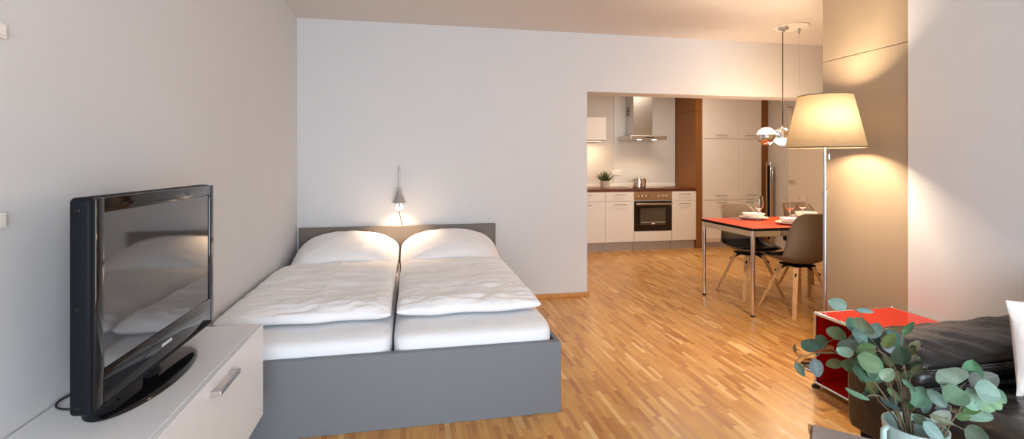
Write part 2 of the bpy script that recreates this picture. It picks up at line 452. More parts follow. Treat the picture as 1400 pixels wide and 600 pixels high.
def head_pillow(cx, seed, lab):
    w, l = .405, .30
    def base(u, v):
        x = cx+w*u*(1-.05*abs(v)**3*(1-abs(u))); s = v*l
        y = 4.24+s*.96; z = .53+.16*(v+1)/2*.75
        # pinched corners
        c = abs(u)**4*abs(v)**4
        return Vector((x*(1)+(-.02*u*c), y, z-.02*c))
    def k(u, v): return (max(0, 1-abs(u)**3.2)*max(0, 1-abs(v)**3.0))**.55
    def top(u, v):
        p = base(u, v); q = k(u, v)
        q2 = .095*q+.012*nz(u*2+seed, v*2, 0, 2)*q+.006*nz(u*5+v*3+seed, v*2-u, 1, 3)*q+.006*abs(nz(u*6+seed, v*9, 4, 1))*q
        p.z += q2; p.y += -.03*q
        p.z -= .065*abs(u)**2.4
        return p
    def bot(u, v):
        p = base(u, v); q = k(u, v); p.z -= .07*q; p.z -= .065*abs(u)**2.4; p.z = max(p.z, .46); return p
    bm = grid_solid(bmesh.new(), 44, 34, lambda u, v: top(math.sin(u*PI/2), math.sin(v*PI/2)), lambda u, v: bot(math.sin(u*PI/2), math.sin(v*PI/2)))
    o = obj('bed_pillow', bm, M['linen'], smooth=True, sub=1)
    return tag(origin_base(o), lab, 'pillow', 'bed pillows')
head_pillow(-.51, 2.2, 'plump white pillow against the headboard on the wall side')
head_pillow(.315, 8.4, 'plump white pillow against the headboard on the open side')

# wall reading lamp
lx = -.109
t = thing('wall_lamp', 'small aluminium reading lamp on the white wall above the headboard', 'lamp', (lx, YB, .9))
bm = bmesh.new(); cyl(bm, (lx, YB, .893), (lx, YB-.018, .893), .04, .036, 28); obj('wall_mount', bm, M['satin'], t, auto=30, smooth=True)
bm = bmesh.new(); tube(bm, [(lx, YB-.03, .89), (lx, YB-.03, 1.245)], .0075, 10); cyl(bm, (lx, YB-.016, .905), (lx, YB-.034, .905), .012, n=12)
lathe(bm, [(.009, 0), (.009, .02), (.005, .026), (.004, .05), (0, .052)], (lx, YB-.03, 1.215), 12)
obj('rod', bm, M['lamp_alu'], t, smooth=True, auto=40)
sc = Vector((lx, YB-.125, 0))
bm = lathe(bmesh.new(), [(.0, 1.052), (.014, 1.05), (.016, 1.04), (.03, 1.005), (.062, .94), (.060, .94), (.028, 1.004), (.012, 1.038), (0, 1.04)], sc, 32, capb=False)
obj('lamp_shade', bm, M['lamp_alu'], t, smooth=True, auto=40)
bm = bmesh.new(); tube(bm, [Vector((lx+.028*math.cos(a), YB-.10, 1.045+.03*math.sin(a))) for a in [k*2*PI/20 for k in range(20)]], .003, 8, closed=True)
tube(bm, [(lx, YB-.03, 1.06), (lx, YB-.125, 1.05)], .004, 8)
obj('hanger_ring', bm, M['satin'], t, smooth=True)
bm = lathe(bmesh.new(), [(0, .978), (.012, .981), (.018, .992), (.012, 1.012), (0, 1.02)], sc, 16, capb=False); obj('bulb', bm, M['opal'], t, smooth=True)
bm = bmesh.new(); tube(bm, curve_pts([(lx+.002, YB-.012, .87), (lx+.005, YB-.02, .82), (lx+.018, YB-.018, .77), (lx+.03, YB-.012, .70), (lx+.03, YB-.008, .5)]), .0028, 8)
obj('power_cord', bm, M['black'], t, smooth=True)

# ------------------------------------------------------------------ television and its cabinet
ct = .621
t = thing('low_cabinet', 'white wall-hung drawer cabinet under the television', 'cabinet', (-.79, 1.26, .243))
obj('body', B(XL+.004, -.624, .29, 2.235, .243, ct, bev=.002, seg=1), M['cab_white'], t)
for i, (y0, y1) in enumerate(((.292, 1.262), (1.265, 2.234))):
    dr = obj('drawer', B(-.6235, -.605, y0, y1, .245, ct-.001, bev=.0015, seg=1), M['cab_white'], t)
    ym = (y0+y1)/2+.018; bm = B(-.582, -.574, ym-.09, ym+.09, .572, .588, bev=.002)
    box(bm, -.605, -.58, ym-.089, ym-.069, .572, .586, bev=.001); box(bm, -.605, -.58, ym+.069, ym+.089, .572, .586, bev=.001)
    obj('drawer_handle', bm, M['satin'], dr)

t = thing('television', 'black flat television on an oval stand on the white cabinet', 'television', (-.79, 1.73, ct))
y0, y1, z0, z1 = 1.366, 2.093, .683, 1.206
# housing: side profile lofted along Y with rounded ends
bm = B(-.80, -.750, y0, y1, z0, z1, bev=.012, seg=4)
obj('housing', bm, M['black_satin'], t, smooth=True, auto=35)
bm = B(-.845, -.80, y0+.12, y1-.12, z0+.06, z1-.1, bev=.02, seg=3); obj('back_cover', bm, M['black_satin'], t, smooth=True, auto=35)
# front bezel as a frame round the screen
def frame_bm(x0, x1, Y0, Y1, Z0, Z1, l, r, b_, tp, bev=.003):
    bm = bmesh.new()
    box(bm, x0, x1, Y0, Y0+l, Z0, Z1, bev=bev); box(bm, x0, x1, Y1-r, Y1, Z0, Z1, bev=bev)
    box(bm, x0, x1, Y0+l-.004, Y1-r+.004, Z0, Z0+b_, bev=bev); box(bm, x0, x1, Y0+l-.004, Y1-r+.004, Z1-tp, Z1, bev=bev); return bm
obj('bezel', frame_bm(-.752, -.742, y0+.004, y1-.001, z0+.012, z1-.002, .034, .034, .085, .038), M['black_gloss'], t, smooth=True, auto=30)
obj('screen', B(-.751, -.7465, y0+.03, y1-.03, z0+.09, z1-.035), M['screen'], t)
bm = B(-.752, -.7405, y0+.02, y1-.02, z0+.002, z0+.013, bev=.003); obj('lower_strip', bm, M['black_satin'], t)
fc = bpy.data.curves.new('television_logo', 'FONT'); fc.body = 'GRUNDIG'; fc.size = .0135; fc.extrude = .0004; fc.align_x = 'CENTER'; fc.space_character = 1.1
fo = bpy.data.objects.new('logo', fc); C.objects.link(fo); fo.parent = t
fc.materials.append(M['white_plastic']); bpy.context.view_layer.update()
lm = bpy.data.meshes.new_from_object(fo); bpy.data.objects.remove(fo)
fo = bpy.data.objects.new('logo', lm); C.objects.link(fo); fo.parent = t
fo.rotation_euler = (PI/2, 0, PI/2); fo.location = Vector((-.7415, 1.722, z0+.047))-t.location
if not lm.materials: lm.materials.append(M['white_plastic'])
for zz in (1.175, .94, .705):
    obj('side_button', B(-.786, -.774, y0-.0015, y0+.002, zz-.004, zz+.004, bev=.001), M['black_gloss'], t)
bm = lathe(bmesh.new(), [(1, 0), (1.0, .004), (.97, .009), (.9, .012), (.3, .017), (0, .018)], (-.802, 1.735, ct+.0005), 56, sx=.098, sy=.265)
obj('stand_base', bm, M['black_gloss'], t, smooth=True, auto=50)
bm = lathe(bmesh.new(), [(.03, 0), (.022, .012), (.02, .05), (.02, .055)], (-.79, 1.735, ct+.014), 28, sx=.8, sy=1.6, capt=True)
obj('stand_neck', bm, M['black_satin'], t, smooth=True, auto=50)
bm = bmesh.new(); tube(bm, curve_pts([(-.84, 1.66, .70), (-.90, 1.68, .645), (-.952, 1.655, .6265), (-.962, 1.61, .6265), (-.945, 1.57, .6265), (-.905, 1.550, .6265), (-.86, 1.56, .6265), (-.845, 1.62, .64)]), .0028, 8)
obj('power_cord', bm, M['black'], t, smooth=True)

# ------------------------------------------------------------------ kitchen
yf = 6.8
def bar_handle(x0, x1, z, y=yf, m=None):
    bm = bmesh.new(); tube(bm, [(x0, y-.028, z), (x1, y-.028, z)], .0055, 8)
    for x in (x0+.012, x1-.012): tube(bm, [(x, y, z), (x, y-.028, z)], .0045, 8)
    return bm
def base_unit(x0, x1, lab):
    t = thing('base_cabinet', lab, 'cabinet', ((x0+x1)/2, 7.1, 0), group='kitchen base cabinets')
    obj('body', B(x0+.001, x1-.001, yf+.002, 7.395, .13, .865), M['kit_white'], t)
    dr = obj('drawer', B(x0+.002, x1-.002, yf-.018, yf, .727, .860, bev=.0015, seg=1), M['kit_white'], t)
    do = obj('door', B(x0+.002, x1-.002, yf-.018, yf, .135, .721, bev=.0015, seg=1), M['kit_white'], t)
    xm = (x0+x1)/2; hw = min(.09, (x1-x0)*.27)
    obj('handle', bar_handle(xm-hw, xm+hw, .822, yf-.018), M['satin'], dr)
    obj('handle', bar_handle(xm-hw, xm+hw, .68, yf-.018), M['satin'], do)
    obj('plinth', B(x0+.001, x1-.001, yf+.03, yf+.05, 0, .13), M['plinth'], t)
base_unit(2.135, 2.732, 'cream base cabinet cut off by the white wall edge, under the succulent')
base_unit(2.732, 3.178, 'narrow cream base cabinet directly beside the oven, under the socket')
base_unit(3.782, 4.176, 'cream base cabinet between the oven and the brown side panel')
# oven column
t = thing('oven', 'built-in black glass oven with six knobs under the hob', 'oven', (3.48, 7.1, 0))
obj('body', B(3.182, 3.778, yf+.002, 7.395, .13, .865), M['kit_white'], t)
obj('control_panel', B(3.184, 3.776, yf-.018, yf+.002, .735, .862, bev=.002), M['oven_panel'], t)
for k, x in enumerate((3.262, 3.325, 3.388, 3.578, 3.640, 3.702)):
    bm = bmesh.new(); cyl(bm, (x, yf-.018, .795), (x, yf-.024, .795), .020, .019, 16); cyl(bm, (x, yf-.024, .795), (x, yf-.044, .795), .015, .013, 16)
    obj('knob', bm, M['chrome'], t, smooth=True, auto=30)
od = obj('oven_door', B(3.184, 3.776, yf-.02, yf+.002, .285, .722, bev=.003), M['oven_black'], t)
obj('oven_window', B(3.275, 3.675, yf-.0215, yf-.0195, .375, .62, bev=.0005, seg=1), M['oven_win'], od)
bm = bmesh.new(); tube(bm, [(3.2, yf-.06, .683), (3.76, yf-.06, .683)], .015, 12)
for x in (3.22, 3.74): box(bm, x-.01, x+.01, yf-.06, yf-.02, .675, .691)
obj('oven_handle', bm, M['steel'], od, smooth=True, auto=40)
bm = bmesh.new(); tube(bm, [(3.29, yf-.0225, .412), (3.66, yf-.0225, .412)], .003, 6); box(bm, 3.455, 3.50, yf-.0245, yf-.0215, .385, .40)
obj('rack_and_badge', bm, M['white_plastic'], od)
obj('drawer', B(3.184, 3.776, yf-.018, yf, .135, .278, bev=.0015, seg=1), M['kit_white'], t)
obj('plinth', B(3.182, 3.778, yf+.03, yf+.05, 0, .13), M['plinth'], t)
# worktop
tag(origin_base(obj('worktop', B(2.135, 4.178, yf-.025, 7.398, .867, .905, bev=.003), M['worktop'])), 'dark brown worktop running over the kitchen base cabinets', 'worktop')
t = thing('ceramic_hob', 'black ceramic hob flush on the brown worktop under the saucepan', 'hob', (3.48, 7.1, .905))
obj('hob_glass', B(3.19, 3.77, 6.87, 7.36, .9055, .911, bev=.002), M['oven_black'], t)
for x, y, r in ((3.34, 7.0, .09), (3.62, 7.0, .07), (3.34, 7.23, .07), (3.62, 7.23, .09)):
    bm = bmesh.new(); tube(bm, [(x+r*math.cos(a), y+r*math.sin(a), .9112) for a in [k*2*PI/32 for k in range(32)]], .0012, 6, closed=True)
    obj('cooking_zone_mark', bm, M['satin'], t)
# splashback
tag(origin_base(obj('splashback', B(3.12, 4.172, 7.386, 7.399, .905, H-.001, bev=.001, seg=1), M['splash'])), 'smooth white splashback panel behind the hob and extractor hood', 'panel')
tag(origin_base(obj('splashback_strip', B(2.135, 4.170, 7.372, 7.3855, .9055, .955, bev=.002, seg=1), M['kit_white'])), 'low cream upstand strip along the back of the worktop', 'upstand')
# hood
t = thing('extractor_hood', 'stainless steel chimney extractor hood above the hob', 'extractor hood', (3.478, 7.15, 1.6))
hb = B(3.19, 3.77, 6.91, 7.384, 1.635, 1.69, bev=.004)
for v in hb.verts: pass
obj('canopy', hb, M['steel'], t)
ch = obj('chimney', B(3.32, 3.636, 7.11, 7.384, 1.69, H-.002, bev=.002, seg=1), M['steel'], t)
bm = bmesh.new()
for k in range(5): box(bm, 3.3185, 3.321, 7.24, 7.36, 2.02+k*.028, 2.035+k*.028)
obj('vent_slots', bm, M['dark_gap'], ch)
obj('control_strip', B(3.42, 3.56, 6.908, 6.911, 1.655, 1.67), M['dark_gap'], t)
for x in (3.36, 3.6):
    bm = bmesh.new(); cyl(bm, (x, 6.99, 1.6345), (x, 6.99, 1.632), .03, n=20); obj('hood_spot', bm, M['bulb'], t)
# wall cabinet
t = thing('wall_cabinet', 'cream wall cabinet with a lit underside at the kitchen corner', 'cabinet', (2.56, 7.22, 1.62))
obj('body', B(2.26, 2.858, 7.07, 7.398, 1.625, 1.965, bev=.001, seg=1), M['kit_white'], t)
obj('door', B(2.262, 2.856, 7.05, 7.068, 1.627, 1.963, bev=.0015, seg=1), M['kit_white'], t)
bm = B(2.45, 2.84, 7.12, 7.2, 1.608, 1.624, bev=.004); obj('under_light', bm, M['satin'], t)
obj('light_lens', B(2.5, 2.82, 7.13, 7.19, 1.606, 1.609), M['opal'], t)
# tall units and their brown surround
t = thing('cupboard_surround', 'brown laminate side panel and fillers framing the tall cupboards', 'panel', (4.23, 7.1, 0))
for (z0, z1) in ((0, 2.06), (2.063, H-.002)):
    obj('side_panel', B(4.181, 4.286, yf, 7.398, z0, z1, bev=.001, seg=1), M['brown'], t)
obj('filler_strip', B(5.288, 5.412, yf, yf+.03, 0, H-.002, bev=.001, seg=1), M['brown'], t)
def tall(x0, x1, lab):
    t = thing('tall_cupboard', lab, 'cupboard', ((x0+x1)/2, 7.1, 0), group='tall kitchen cupboards')
    obj('body', B(x0+.001, x1-.001, yf+.002, 7.398, .085, H-.003), M['kit_white'], t)
    for k, (z0, z1, hz) in enumerate(((.135, .718, .685), (.724, 1.643, .79), (1.649, H-.006, 1.70))):
        do = obj('door', B(x0+.002, x1-.002, yf-.018, yf, z0, z1, bev=.0015, seg=1), M['kit_white'], t)
        xm = (x0+x1)/2; hw = .09
        obj('handle', bar_handle(xm-hw, xm+hw, hz, yf-.018), M['satin'], do)
    obj('plinth', B(x0+.001, x1-.001, yf+.03, yf+.05, 0, .085), M['plinth'], t)
tall(4.287, 4.892, 'wide tall cream cupboard beside the brown side panel')
tall(4.892, 5.287, 'narrow tall cream cupboard nearest the entrance door')
# things on the worktop
t = thing('potted_succulent', 'small spiky succulent in a pale pot on the worktop', 'plant', (2.855, 7.1, .905))
bm = lathe(bmesh.new(), [(.058, 0), (.066, .02), (.07, .105), (.066, .108), (.06, .1), (0, .098)], (2.855, 7.1, .9055), 28)
obj('pot', bm, M['clay'], t, smooth=True, auto=40)
bm = bmesh.new()
for k in range(26):
    a = k*2.4; el = .35+.045*k; L = .15-.001*k
    dirv = Vector((math.cos(a)*math.cos(el), math.sin(a)*math.cos(el), math.sin(el)))
    p0 = Vector((2.855, 7.1, 1.0))+dirv*.015; up = Vector((0, 0, 1))
    pts = [p0, p0+dirv*L*.35, p0+dirv*L*.7+up*.01, p0+dirv*L+up*.025]
    tube(bm, pts, [.010, .012, .007, .001], 6)
obj('leaves', bm, M['aloe'], t, smooth=True)
t = thing('saucepan', 'shiny steel saucepan with two side handles on the hob', 'saucepan', (3.36, 7.0, .911))
bm = lathe(bmesh.new(), [(.095, 0), (.102, .006), (.104, .125), (.107, .128), (.101, .128), (.1, .01), (0, .008)], (3.36, 7.0, .912), 40)
obj('pan', bm, M['chrome'], t, smooth=True, auto=40)
bm = lathe(bmesh.new(), [(.106, .129), (.10, .136), (.05, .146), (0, .148)], (3.36, 7.0, .912), 40); obj('lid', bm, M['chrome'], t, smooth=True, auto=40)
bm = bmesh.new(); tube(bm, [(3.325, 7.0, 1.058), (3.325, 7.0, 1.078), (3.395, 7.0, 1.078), (3.395, 7.0, 1.058)], .005, 8); obj('lid_knob', bm, M['satin'], t, smooth=True)
for s in (-1, 1):
    bm = bmesh.new(); tube(bm, [(3.36+s*.103, 6.965, 1.01), (3.36+s*.145, 6.972, 1.015), (3.36+s*.145, 7.028, 1.015), (3.36+s*.103, 7.035, 1.01)], .005, 8)
    obj('side_handle', bm, M['chrome'], t, smooth=True)
t = thing('double_socket', 'white double power socket on the kitchen wall behind the succulent', 'socket', (3.16, 7.386, 1.095))
obj('socket_plate', B(3.09, 3.24, 7.376, 7.386, 1.09, 1.17, bev=.003), M['white_plastic'], t)
for x in (3.128, 3.202):
    bm = bmesh.new(); tube(bm, [(x+.026*math.cos(a), 7.375, 1.13+.026*math.sin(a)) for a in [k*2*PI/24 for k in range(24)]], .0025, 6, closed=True)
    for dx in (-.009, .009): cyl(bm, (x+dx, 7.377, 1.13), (x+dx, 7.3745, 1.13), .003, n=8)
    obj('outlet', bm, M['plinth'], t)
# folded ladder against the dining wall
t = thing('step_ladder', 'folded chrome step ladder standing beside the tall cupboards', 'ladder', (5.32, 6.62, 0))
bm = bmesh.new()
def hoop(x, y0, y1, h, r=.012):
    pts = [(x, y0, .02)] + [(x, (y0+y1)/2-(y1-y0)/2*math.cos(a), h-.05+.05*math.sin(a)) for a in [k*PI/10 for k in range(11)]] + [(x, y1, .02)]
    tube(bm, pts, r, 10)
hoop(5.325, 6.63, 6.72, 1.30, .010)
obj('front_frame', bm, M['chrome'], t, smooth=True)
bm = bmesh.new(); hoop(5.36, 6.63, 6.72, 1.22, .008); obj('rear_frame', bm, M['chrome'], t, smooth=True)
obj('folded_tread', B(5.338, 5.348, 6.64, 6.71, .12, 1.24, bev=.004), M['black_satin'], t)

# ------------------------------------------------------------------ dining table
t = thing('dining_table', 'orange-red topped dining table with chrome legs at the kitchen opening', 'table', (3.53, 4.04, 0))
tx0, tx1, ty0, ty1 = 2.775, 4.275, 3.67, 4.42
obj('table_top', B(tx0, tx1, ty0, ty1, .737, .742, bev=.0015, seg=1), M['red_top'], t)
obj('black_edge', B(tx0+.001, tx1-.001, ty0+.001, ty1-.001, .718, .7368), M['black_satin'], t)
bm = bmesh.new()
for y in (ty0+.006, ty1-.022): box(bm, tx0+.03, tx1-.03, y, y+.016, .668, .717, bev=.002)
for x in (tx0+.006, tx1-.022): box(bm, x, x+.016, ty0+.03, ty1-.03, .668, .717, bev=.002)
obj('rail_frame', bm, M['chrome'], t)
for x in (tx0+.02, tx1-.02):
    for y in (ty0+.02, ty1-.02):
        bm = bmesh.new(); cyl(bm, (x, y, .015), (x, y, .7175), .0175, n=24); lg = obj('leg', bm, M['chrome'], t, smooth=True, auto=40)
        bm = bmesh.new(); cyl(bm, (x, y, 0), (x, y, .015), .018, n=20); obj('foot', bm, M['black'], lg)

# ------------------------------------------------------------------ chairs (local: front = +Y)
def chair(name_loc, rz, lab):
    t = thing('dining_chair', lab, 'chair', name_loc, rz, group='shell chairs round the dining table')
    prof = [(.225, .455), (.20, .452), (.13, .436), (.03, .424), (-.07, .424), (-.135, .438), (-.180, .475), (-.205, .53), (-.222, .60), (-.238, .69), (-.250, .78), (-.258, .84), (-.260, .868)]
    half = [.165, .20, .222, .232, .236, .236, .232, .226, .216, .202, .186, .168, .135]
    pc = curve_pts([(0, a, b) for a, b in prof], 3); hc = curve_pts([(0, 0, h) for h in half], 3)
    def surf(i, s, off=0):
        p = pc[i]; h = hc[i].z; tg = (pc[min(i+1, len(pc)-1)]-pc[max(i-1, 0)]).normalized()
        nrm = Vector((0, tg.z, -tg.y))          # towards the sitter
        if nrm.z < 0 and nrm.y < 0: nrm = -nrm
        f = i/(len(pc)-1)
        up = .075*math.sin(min(1, f/.42)*PI/2) if f < .42 else .075+.03*math.sin((f-.42)/.35*PI/2) if f < .77 else .105*(1-(f-.77)/.23*.75)
        up = max(up, .02)
        curl = nrm*up*abs(s)**2.6
        return Vector((h*s, 0, 0))+p+curl+nrm*off
    n = 20
    bm = bmesh.new(); G = [[bm.verts.new(surf(i, -1+2*j/n)) for j in range(n+1)] for i in range(len(pc))]
    for i in range(len(pc)-1):
        for j in range(n): bm.faces.new((G[i][j], G[i+1][j], G[i+1][j+1], G[i][j+1]))
    sh = obj('shell', bm, M['shell'], t, smooth=True, world=False)
    so = sh.modifiers.new('thick', 'SOLIDIFY'); so.thickness = .007; so.offset = 0
    # pad: seat and low back
    k1 = 21
    def pad(u, v, off):
        i = (v+1)/2*(k1-2)+1; a = int(i); fr = i-a
        s = u*.86
        p = surf(a, s, off)*(1-fr)+surf(a+1, s, off)*fr
        return p
    bm = grid_solid(bmesh.new(), 14, 22, lambda u, v: pad(u, v, .008+.024*(1-u**6)**.5*(1-abs(v)**6)**.5 if abs(u) < 1 and abs(v) < 1 else .008), lambda u, v: pad(u, v, .006))
    obj('seat_pad', bm, M['cushion'], t, smooth=True, world=False)
    bm = B(-.1, .1, -.1, .1, .395, .412, bev=.004)
    for sx in (-1, 1):
        for sy in (-1, 1): tube(bm, [(sx*.05, sy*.05, .40), (sx*.125, sy*.125, .33)], [.016, .006], 6)
    obj('bracket', bm, M['black_satin'], t, world=False)
    for sx in (-1, 1):
        for sy in (-1, 1):
            bm = bmesh.new(); a = Vector((sx*.085, sy*.085, .398)); b_ = Vector((sx*.212, sy*.212, 0))
            dx = Vector((sx, -sy, 0)).normalized(); dr = Vector((sx, sy, 0)).normalized()
            R = []
            for p, w, th in ((a, .021, .016), (b_, .015, .010)):
                R.append([bm.verts.new(p+dx*w*q+dr*th*r_) for q, r_ in ((-1, -1), (1, -1), (1, 1), (-1, 1))])
            bm.faces.new(R[0]); bm.faces.new(R[1][::-1])
            for k in range(4): bm.faces.new((R[0][k], R[0][(k+1) % 4], R[1][(k+1) % 4], R[1][k]))
            obj('leg', bm, M['beech'], t, world=False)
    return t

def children(o): return [c for c in bpy.data.objects if c.parent == o]
def copy_tree(o, parent=None):
    c = o.copy(); C.objects.link(c)
    if parent is not None: c.parent = parent
    for ch_ in children(o): copy_tree(ch_, c)
    return c
def dup(src, loc, rz, lab):
    c = copy_tree(src); c.location = loc; c.rotation_euler.z = rz; c['label'] = lab; return c
c1 = chair((3.29, 3.77, 0), 0, 'taupe shell chair on the near side of the table, seen from behind')
bpy.context.view_layer.update()
dup(c1, (3.245, 4.34, 0), PI, 'taupe shell chair at the far side of the table nearest the kitchen cupboards')
dup(c1, (3.95, 4.34, 0), PI, 'taupe shell chair at the far side of the table, partly behind the nearest chair')

# ------------------------------------------------------------------ tableware
TZ = .7425
def plate(x, y, lab):
    bm = lathe(bmesh.new(), [(.08, 0), (.085, .003), (.115, .012), (.135, .018), (.135, .021), (.112, .016), (.08, .007), (0, .006)], (0, 0, 0), 40)
    o = obj('dinner_plate', bm, M['china'], smooth=True, auto=60); o.location = (x, y, TZ)
    return tag(o, lab, 'plate', 'dinner plates on the table')
def bowl(x, y, lab):
    bm = lathe(bmesh.new(), [(.05, 0), (.055, .002), (.085, .018), (.102, .045), (.104, .049), (.1, .049), (.08, .023), (.05, .008), (0, .007)], (0, 0, 0), 40)
    o = obj('soup_bowl', bm, M['china'], smooth=True, auto=60); o.location = (x, y, TZ+.0075)
    return tag(o, lab, 'bowl', 'soup bowls on the plates')
def wine(x, y, lab):
    pr = [(.034, 0), (.034, .002), (.02, .005), (.005, .010), (.0038, .02), (.0038, .085), (.006, .095), (.022, .108), (.036, .128), (.041, .150), (.039, .18), (.031, .232),
          (.0298, .232), (.0378, .18), (.0395, .150), (.0345, .129), (.021, .110), (.004, .102), (0, .1015)]
    bm = lathe(bmesh.new(), pr, (0, 0, 0), 32)
    o = obj('wine_glass', bm, M['glass'], smooth=True, auto=50); o.location = (x, y, TZ)
    return tag(o, lab, 'wine glass', 'wine glasses on the table')
for px, py, w in ((3.245, 4.275, 'farthest from the floor lamp'), (3.30, 3.84, 'in front of the nearest chair'), (3.83, 4.27, 'at the back behind the nearest chair')):
    plate(px, py, 'white dinner plate, '+w)
    bowl(px, py, 'white bowl on its plate, '+w)
wine(3.18, 4.215 - .1, 'wine glass beside the bowl at the kitchen cupboard end')
wine(3.43, 4.02, 'wine glass in the middle of the table, between the bowls')
wine(3.655, 4.12, 'wine glass closest to the lamp pole, in front of the back bowl')
def cutlery(x, kind):
    bm = bmesh.new()
    if kind == 'knife':
        box(bm, x-.006, x+.006, 4.18, 4.27, TZ, TZ+.005, bev=.002); box(bm, x-.009, x+.006, 4.27-.0, 4.39, TZ, TZ+.002, bev=.0008, seg=1)
    else:
        tube(bm, [(x, 4.39, TZ+.004), (x, 4.25, TZ+.003)], [.005, .003], 6)
        lathe(bm, [(1, .003), (.85, .0005), (0, .0), ], (x, 4.225, TZ), 16, sx=.02, sy=.032)
    return obj('table_'+kind, bm, M['satin'], smooth=False)
tag(origin_base(cutlery(3.045, 'knife')), 'steel knife lying beside the plate nearest the kitchen cupboards', 'knife')
tag(origin_base(cutlery(3.085, 'spoon')), 'steel spoon lying between the knife and the plate', 'spoon')

# ------------------------------------------------------------------ pendant lamp
t = thing('pendant_lamp', 'pendant lamp of chrome and lit glass balls hanging over the dining table', 'pendant lamp', (3.42, 4.0, H))
bm = lathe(bmesh.new(), [(0, -.012), (.15, -.012), (.155, -.006), (.155, -.0005)], (3.43, 4.0, H), 48, capb=False); obj('canopy_plate', bm, M['white_plastic'], t, smooth=True, auto=30)
bm = lathe(bmesh.new(), [(0, -.035), (.04, -.033), (.044, -.028), (.044, -.012)], (3.345, 4.0, H), 24, capb=False); cyl(bm, (3.345, 4.0, H-.03), (3.345, 4.0, H-.06), .012, n=12)
obj('cable_cap', bm, M['satin'], t, smooth=True, auto=40)
bm = bmesh.new(); cyl(bm, (3.512, 4.0, H-.012), (3.512, 4.0, H-.06), .014, .006, 12); 
obj('cable_grip', bm, M['satin'], t, smooth=True, auto=40)
for k in range(4):
    bm = bmesh.new(); a = .6+k*PI/2; p = (3.43+.14*math.cos(a), 4.0+.14*math.sin(a)); cyl(bm, (p[0], p[1], H-.012), (p[0], p[1], H-.018), .008, n=10)
    obj('canopy_screw', bm, M['satin'], t)
bm = bmesh.new(); tube(bm, [(3.337, 4.0, H-.05), (3.337, 4.0, 1.625)], .0042, 8); obj('cable', bm, M['black_satin'], t, smooth=True)
bm = bmesh.new(); tube(bm, [(3.512, 4.0, H-.05), (3.506, 4.0, 1.61)], .0016, 6); obj('suspension_wire', bm, M['satin'], t, smooth=True)
r = .082
for k in range(4):
    x = 3.168+.168*k; c = (x, 4.0, 1.528); up = k % 2 == 0
    n = 14
    top = [(r*math.cos(a), r*math.sin(a)) for a in [.22+(PI/2-.22)*i/n for i in range(n+1)]]; top[-1] = (0, r)
    low = [(r*math.cos(a), r*math.sin(a)) for a in [-PI/2+(PI/2+.18)*i/n for i in range(n+1)]]; low[0] = (0, -r)
    if not up:
        top = [(r*math.cos(a), r*math.sin(a)) for a in [-.18+(PI/2+.18)*i/n for i in range(n+1)]]; top[-1] = (0, r)
        low = [(r*math.cos(a), r*math.sin(a)) for a in [-PI/2+(PI/2-.22)*i/n for i in range(n+1)]]; low[0] = (0, -r)
    b1 = lathe(bmesh.new(), low if up else top, c, 36, capb=False); ball = obj('mirror_globe', b1, M['chrome'], t, smooth=True)
    b2 = lathe(bmesh.new(), top if up else low, c, 36, capb=False); obj('lit_dome', b2, M['opal'], ball, smooth=True)
    if not up:
        bm = bmesh.new(); cyl(bm, (x, 4.0, 1.605), (x, 4.0, 1.628), .018, .012, 14); obj('globe_cap', bm, M['chrome'], ball, smooth=True, auto=40)

# ------------------------------------------------------------------ floor lamp
fx, fy = 2.535, 2.675
t = thing('floor_lamp', 'lit floor lamp with a conical linen shade beside the red shelf unit', 'floor lamp', (fx, fy, 0))
bm = lathe(bmesh.new(), [(.135, 0), (.138, .006), (.13, .014), (.03, .02), (.014, .03), (0, .031)], (fx, fy, 0), 40); obj('base', bm, M['chrome'], t, smooth=True, auto=40)
bm = bmesh.new(); cyl(bm, (fx, fy, .02), (fx, fy, 1.08), .0115, n=20); obj('pole', bm, M['satin'], t, smooth=True, auto=40)
bm = bmesh.new(); cyl(bm, (fx, fy, 1.08), (fx, fy, 1.60), .009, n=20); cyl(bm, (fx, fy, 1.0795), (fx, fy, 1.11), .0155, n=20); obj('upper_pole', bm, M['satin'], t, smooth=True, auto=40)
R0, R1, Z0, Z1 = .222, .150, 1.382, 1.706
bm = lathe(bmesh.new(), [(R0+(R1-R0)*i/8, Z0+(Z1-Z0)*i/8) for i in range(9)], (fx, fy, 0), 64, capb=False)
sh = obj('lamp_shade', bm, M['shade'], t, smooth=True)
for R_, Z_ in ((R0, Z0), (R1, Z1)):
    bm = bmesh.new(); tube(bm, [(fx+R_*math.cos(a), fy+R_*math.sin(a), Z_) for a in [k*2*PI/64 for k in range(64)]], .0035, 6, closed=True); obj('shade_ring', bm, M['shell'], sh, smooth=True)
bm = bmesh.new()
for k in range(3):
    a = k*2*PI/3+.3; tube(bm, [(fx, fy, 1.665), (fx+R1*math.cos(a), fy+R1*math.sin(a), Z1-.003)], .002, 6)
tube(bm, [(fx, fy, 1.60), (fx, fy, 1.70)], .004, 8); obj('shade_spider', bm, M['satin'], t)
bm = lathe(bmesh.new(), [(0, 0), (.008, .002), (.01, .01), (.006, .02), (0, .022)], (fx, fy, 1.70), 14, capb=False); obj('finial', bm, M['chrome'], t, smooth=True)
bm = lathe(bmesh.new(), [(0, 1.50), (.02, 1.51), (.032, 1.54), (.025, 1.58), (.014, 1.60), (0, 1.605)], (fx-.03, fy-.08, 0), 18, capb=False); obj('bulb', bm, M['bulb'], t, smooth=True)
bm = bmesh.new(); tube(bm, [(fx+.022, fy-.01, 1.45), (fx+.022, fy-.01, 1.335)], .0012, 6); cyl(bm, (fx+.022, fy-.01, 1.34), (fx+.022, fy-.01, 1.31), .005, .006, 10)
obj('pull_chain', bm, M['chrome'], t)

